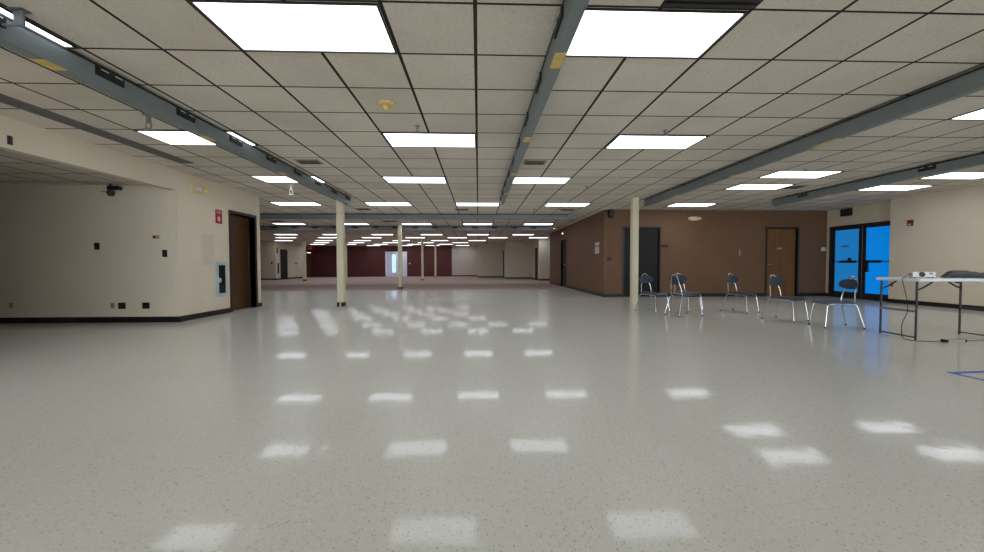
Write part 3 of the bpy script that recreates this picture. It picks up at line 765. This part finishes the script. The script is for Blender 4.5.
# ------------------------------------------------------------------ folding table
TZ = .81
t = thing('folding_table', 'white plastic folding table with dark grey steel legs by the beige wall', 'table', (6.32, 5.07, 0), R_(-6))
box(-.555, .6, -.31, .31, TZ-.04, TZ, bev=.012).build('table_top', M['tabletop'], t)
r = .013
for sx in (-1, 1):
    x = sx*.53
    for sy in (-1, 1):
        MB().tube([(x, sy*.25, TZ-.04), (x, sy*.25, 0)], r, 10).build('leg', M['tablelegs'], t, True)
    MB().tube([(x, -.25, .03), (x, .25, .03)], .009, 8).build('foot_bar', M['tablelegs'], t, True)
    MB().box(x-.02, x+.02, -.25, .25, .36, .39).build('cross_bar', M['steel' if sx < 0 else 'tablelegs'], t)
    for sy in (-1, 1):
        MB().tube([(x, sy*.24, TZ-.16), (x-sx*.09, sy*.24, TZ-.12), (x-sx*.2, sy*.24, TZ-.045)], .011, 8).build('brace', M['tablelegs'], t, True)
MB().box(-.1, -.04, -.3, -.28, TZ-.06, TZ-.04).build('latch', M['black'], t)

# projector
t = thing('projector', 'white projector on the folding table', 'projector', (6.03, 5.05, TZ+.001), R_(-32))
t.scale = (.74, .74, .9)
box(-.15, .15, -.11, .11, .012, .092, bev=.012).build('body', M['white'], t)
MB().lathe([(.036, 0), (.036, .03), (.028, .034), (.026, .012), (0, .012)], seg=20).build('lens', M['black'], t, True).matrix_local = Matrix.Translation((-.03, -.1, .055)) @ Matrix.Rotation(math.pi/2, 4, 'X')
box(.06, .11, -.1125, -.11, .055, .075).build('sensor_window', M['cabglass'], t)
MB().box(-.13, -.1, -.1, -.07, 0, .012).box(.1, .13, -.1, -.07, 0, .012).box(-.13, -.1, .07, .1, 0, .012).box(.1, .13, .07, .1, 0, .012).build('feet', M['glide'], t)
g = MB()
for i in range(7): g.box(-.152, -.149, -.07+i*.02, -.062+i*.02, .03, .075)
g.build('side_vent', M['slot'], t)
# black equipment case
t = thing('equipment_case', 'black equipment case with a sloping end on the folding table', 'equipment case', (6.56, 5.0, TZ+.001), R_(-36))
t.scale = (.58, .72, 1)
MB().prism([(-.31, 0), (-.31, .012), (-.2, .088), (.12, .088), (.19, .074), (.31, .074), (.31, 0)], 'y', -.13, .15).build('case_body', M['black'], t)
MB().prism([(-.2, .089), (.08, .089), (.04, .1), (-.16, .1)], 'y', -.05, .12).build('top_cover', M['cord'], t)
box(-.24, .3, -.136, -.13, .006, .05).build('front_panel', M['blackrec'], t)
# power strip, cords
t = thing('power_strip', 'beige power strip lying on the floor under the folding table', 'power strip', (6.08, 4.71, 0), R_(2))
t.scale = (.88, 1, 1)
box(-.15, .15, -.028, .028, 0, .035, bev=.006).build('housing', M['strip'], t)
box(-.165, -.13, -.03, .03, 0, .038).build('cord_plug', M['black'], t); box(.14, .165, -.03, .03, 0, .037).build('end_switch', M['black'], t)
g = MB()
for i in range(4): g.box(-.08+i*.05, -.055+i*.05, -.012, .012, .035, .037)
g.build('sockets', M['blackrec'], t)
def bez(ps, n=10):
    out = []
    for i in range(len(ps)-1):
        p0, p1, p2, p3 = (Vector(ps[max(i-1, 0)]), Vector(ps[i]), Vector(ps[i+1]), Vector(ps[min(i+2, len(ps)-1)]))
        for k in range(n):
            u = k/n
            out.append(.5*((2*p1)+(p2-p0)*u+(2*p0-5*p1+4*p2-p3)*u*u+(3*p1-p0-3*p2+p3)*u**3))
    return out+[Vector(ps[-1])]
tag(MB().tube(bez([(5.86, 5.08, TZ+.03), (5.8, 5.05, TZ+.01), (5.69, 4.98, TZ+.008), (5.65, 4.95, TZ-.03), (5.66, 4.93, .66), (5.7, 4.93, .5), (5.69, 4.92, .36), (5.6, 4.9, .2), (5.61, 4.9, .05), (5.63, 4.86, .007), (5.76, 4.74, .007), (5.92, 4.725, .012)]), .004, 7).build('power_cable', M['cord'], None, True), 'black cord hanging from the projector over the table edge to the floor', 'cable')
tag(MB().tube(bez([(6.25, 4.735, .01), (6.4, 4.76, .007), (6.6, 4.75, .007), (7.0, 4.7, .007), (7.6, 4.9, .007)]), .004, 7).build('power_cable', M['greycord'], None, True), 'grey cord trailing on the floor beyond the power strip', 'cable')
tag(MB().tube(bez([(6.62, 4.70, TZ-.006), (6.62, 4.695, TZ-.035), (6.66, 4.69, TZ-.07), (6.78, 4.68, TZ-.075), (6.95, 4.68, TZ-.05)]), .006, 7).build('looped_cable', M['cord'], None, True), 'short black cord looping under the table edge below the equipment case', 'cable')
# tape on the floor
t = thing('floor_tape', 'blue tape corner stuck to the shiny floor in front of the folding table', 'tape', (4.31, 3.37, 0))
box(0, 1.3, -.028, .022, .0003, .0015).build('tape_strip', M['tape'], t).rotation_euler = (0, 0, R_(4))
box(0, .05, -1.1, 0, .0003, .0012).build('tape_strip', M['tape'], t).rotation_euler = (0, 0, R_(1))

# ------------------------------------------------------------------ light and camera
w = bpy.data.worlds.new('overcast_sky'); S.world = w; w.use_nodes = True
bg = w.node_tree.nodes['Background']; bg.inputs[0].default_value = (.78, .88, 1, 1); bg.inputs[1].default_value = 4.8

f_, pitch, yaw, roll, hc = 386.3, .02845, .03514, -.00224, 1.0
fwv = Vector((math.sin(yaw)*math.cos(pitch), math.cos(yaw)*math.cos(pitch), -math.sin(pitch)))
r0 = Vector((math.cos(yaw), -math.sin(yaw), 0)); u0 = r0.cross(fwv)
rt = math.cos(roll)*r0+math.sin(roll)*u0; up = math.cos(roll)*u0-math.sin(roll)*r0
cam = bpy.data.cameras.new('camera'); co = bpy.data.objects.new('camera', cam); COL.objects.link(co)
cam.sensor_width = 36; cam.lens = 36*f_/984; cam.clip_end = 200; cam.clip_start = .05
Mx = Matrix((rt, up, -fwv)).transposed().to_4x4(); Mx.translation = (0, 0, hc); co.matrix_world = Mx
S.camera = co
S.view_settings.view_transform = 'Standard'; S.view_settings.look = 'None'; S.view_settings.gamma = 1
S.view_settings.use_curve_mapping = False
S.view_settings.exposure = 0.55
S.cycles.max_bounces = 8; S.cycles.diffuse_bounces = 5; S.cycles.sample_clamp_indirect = 6
S.cycles.use_denoising = True
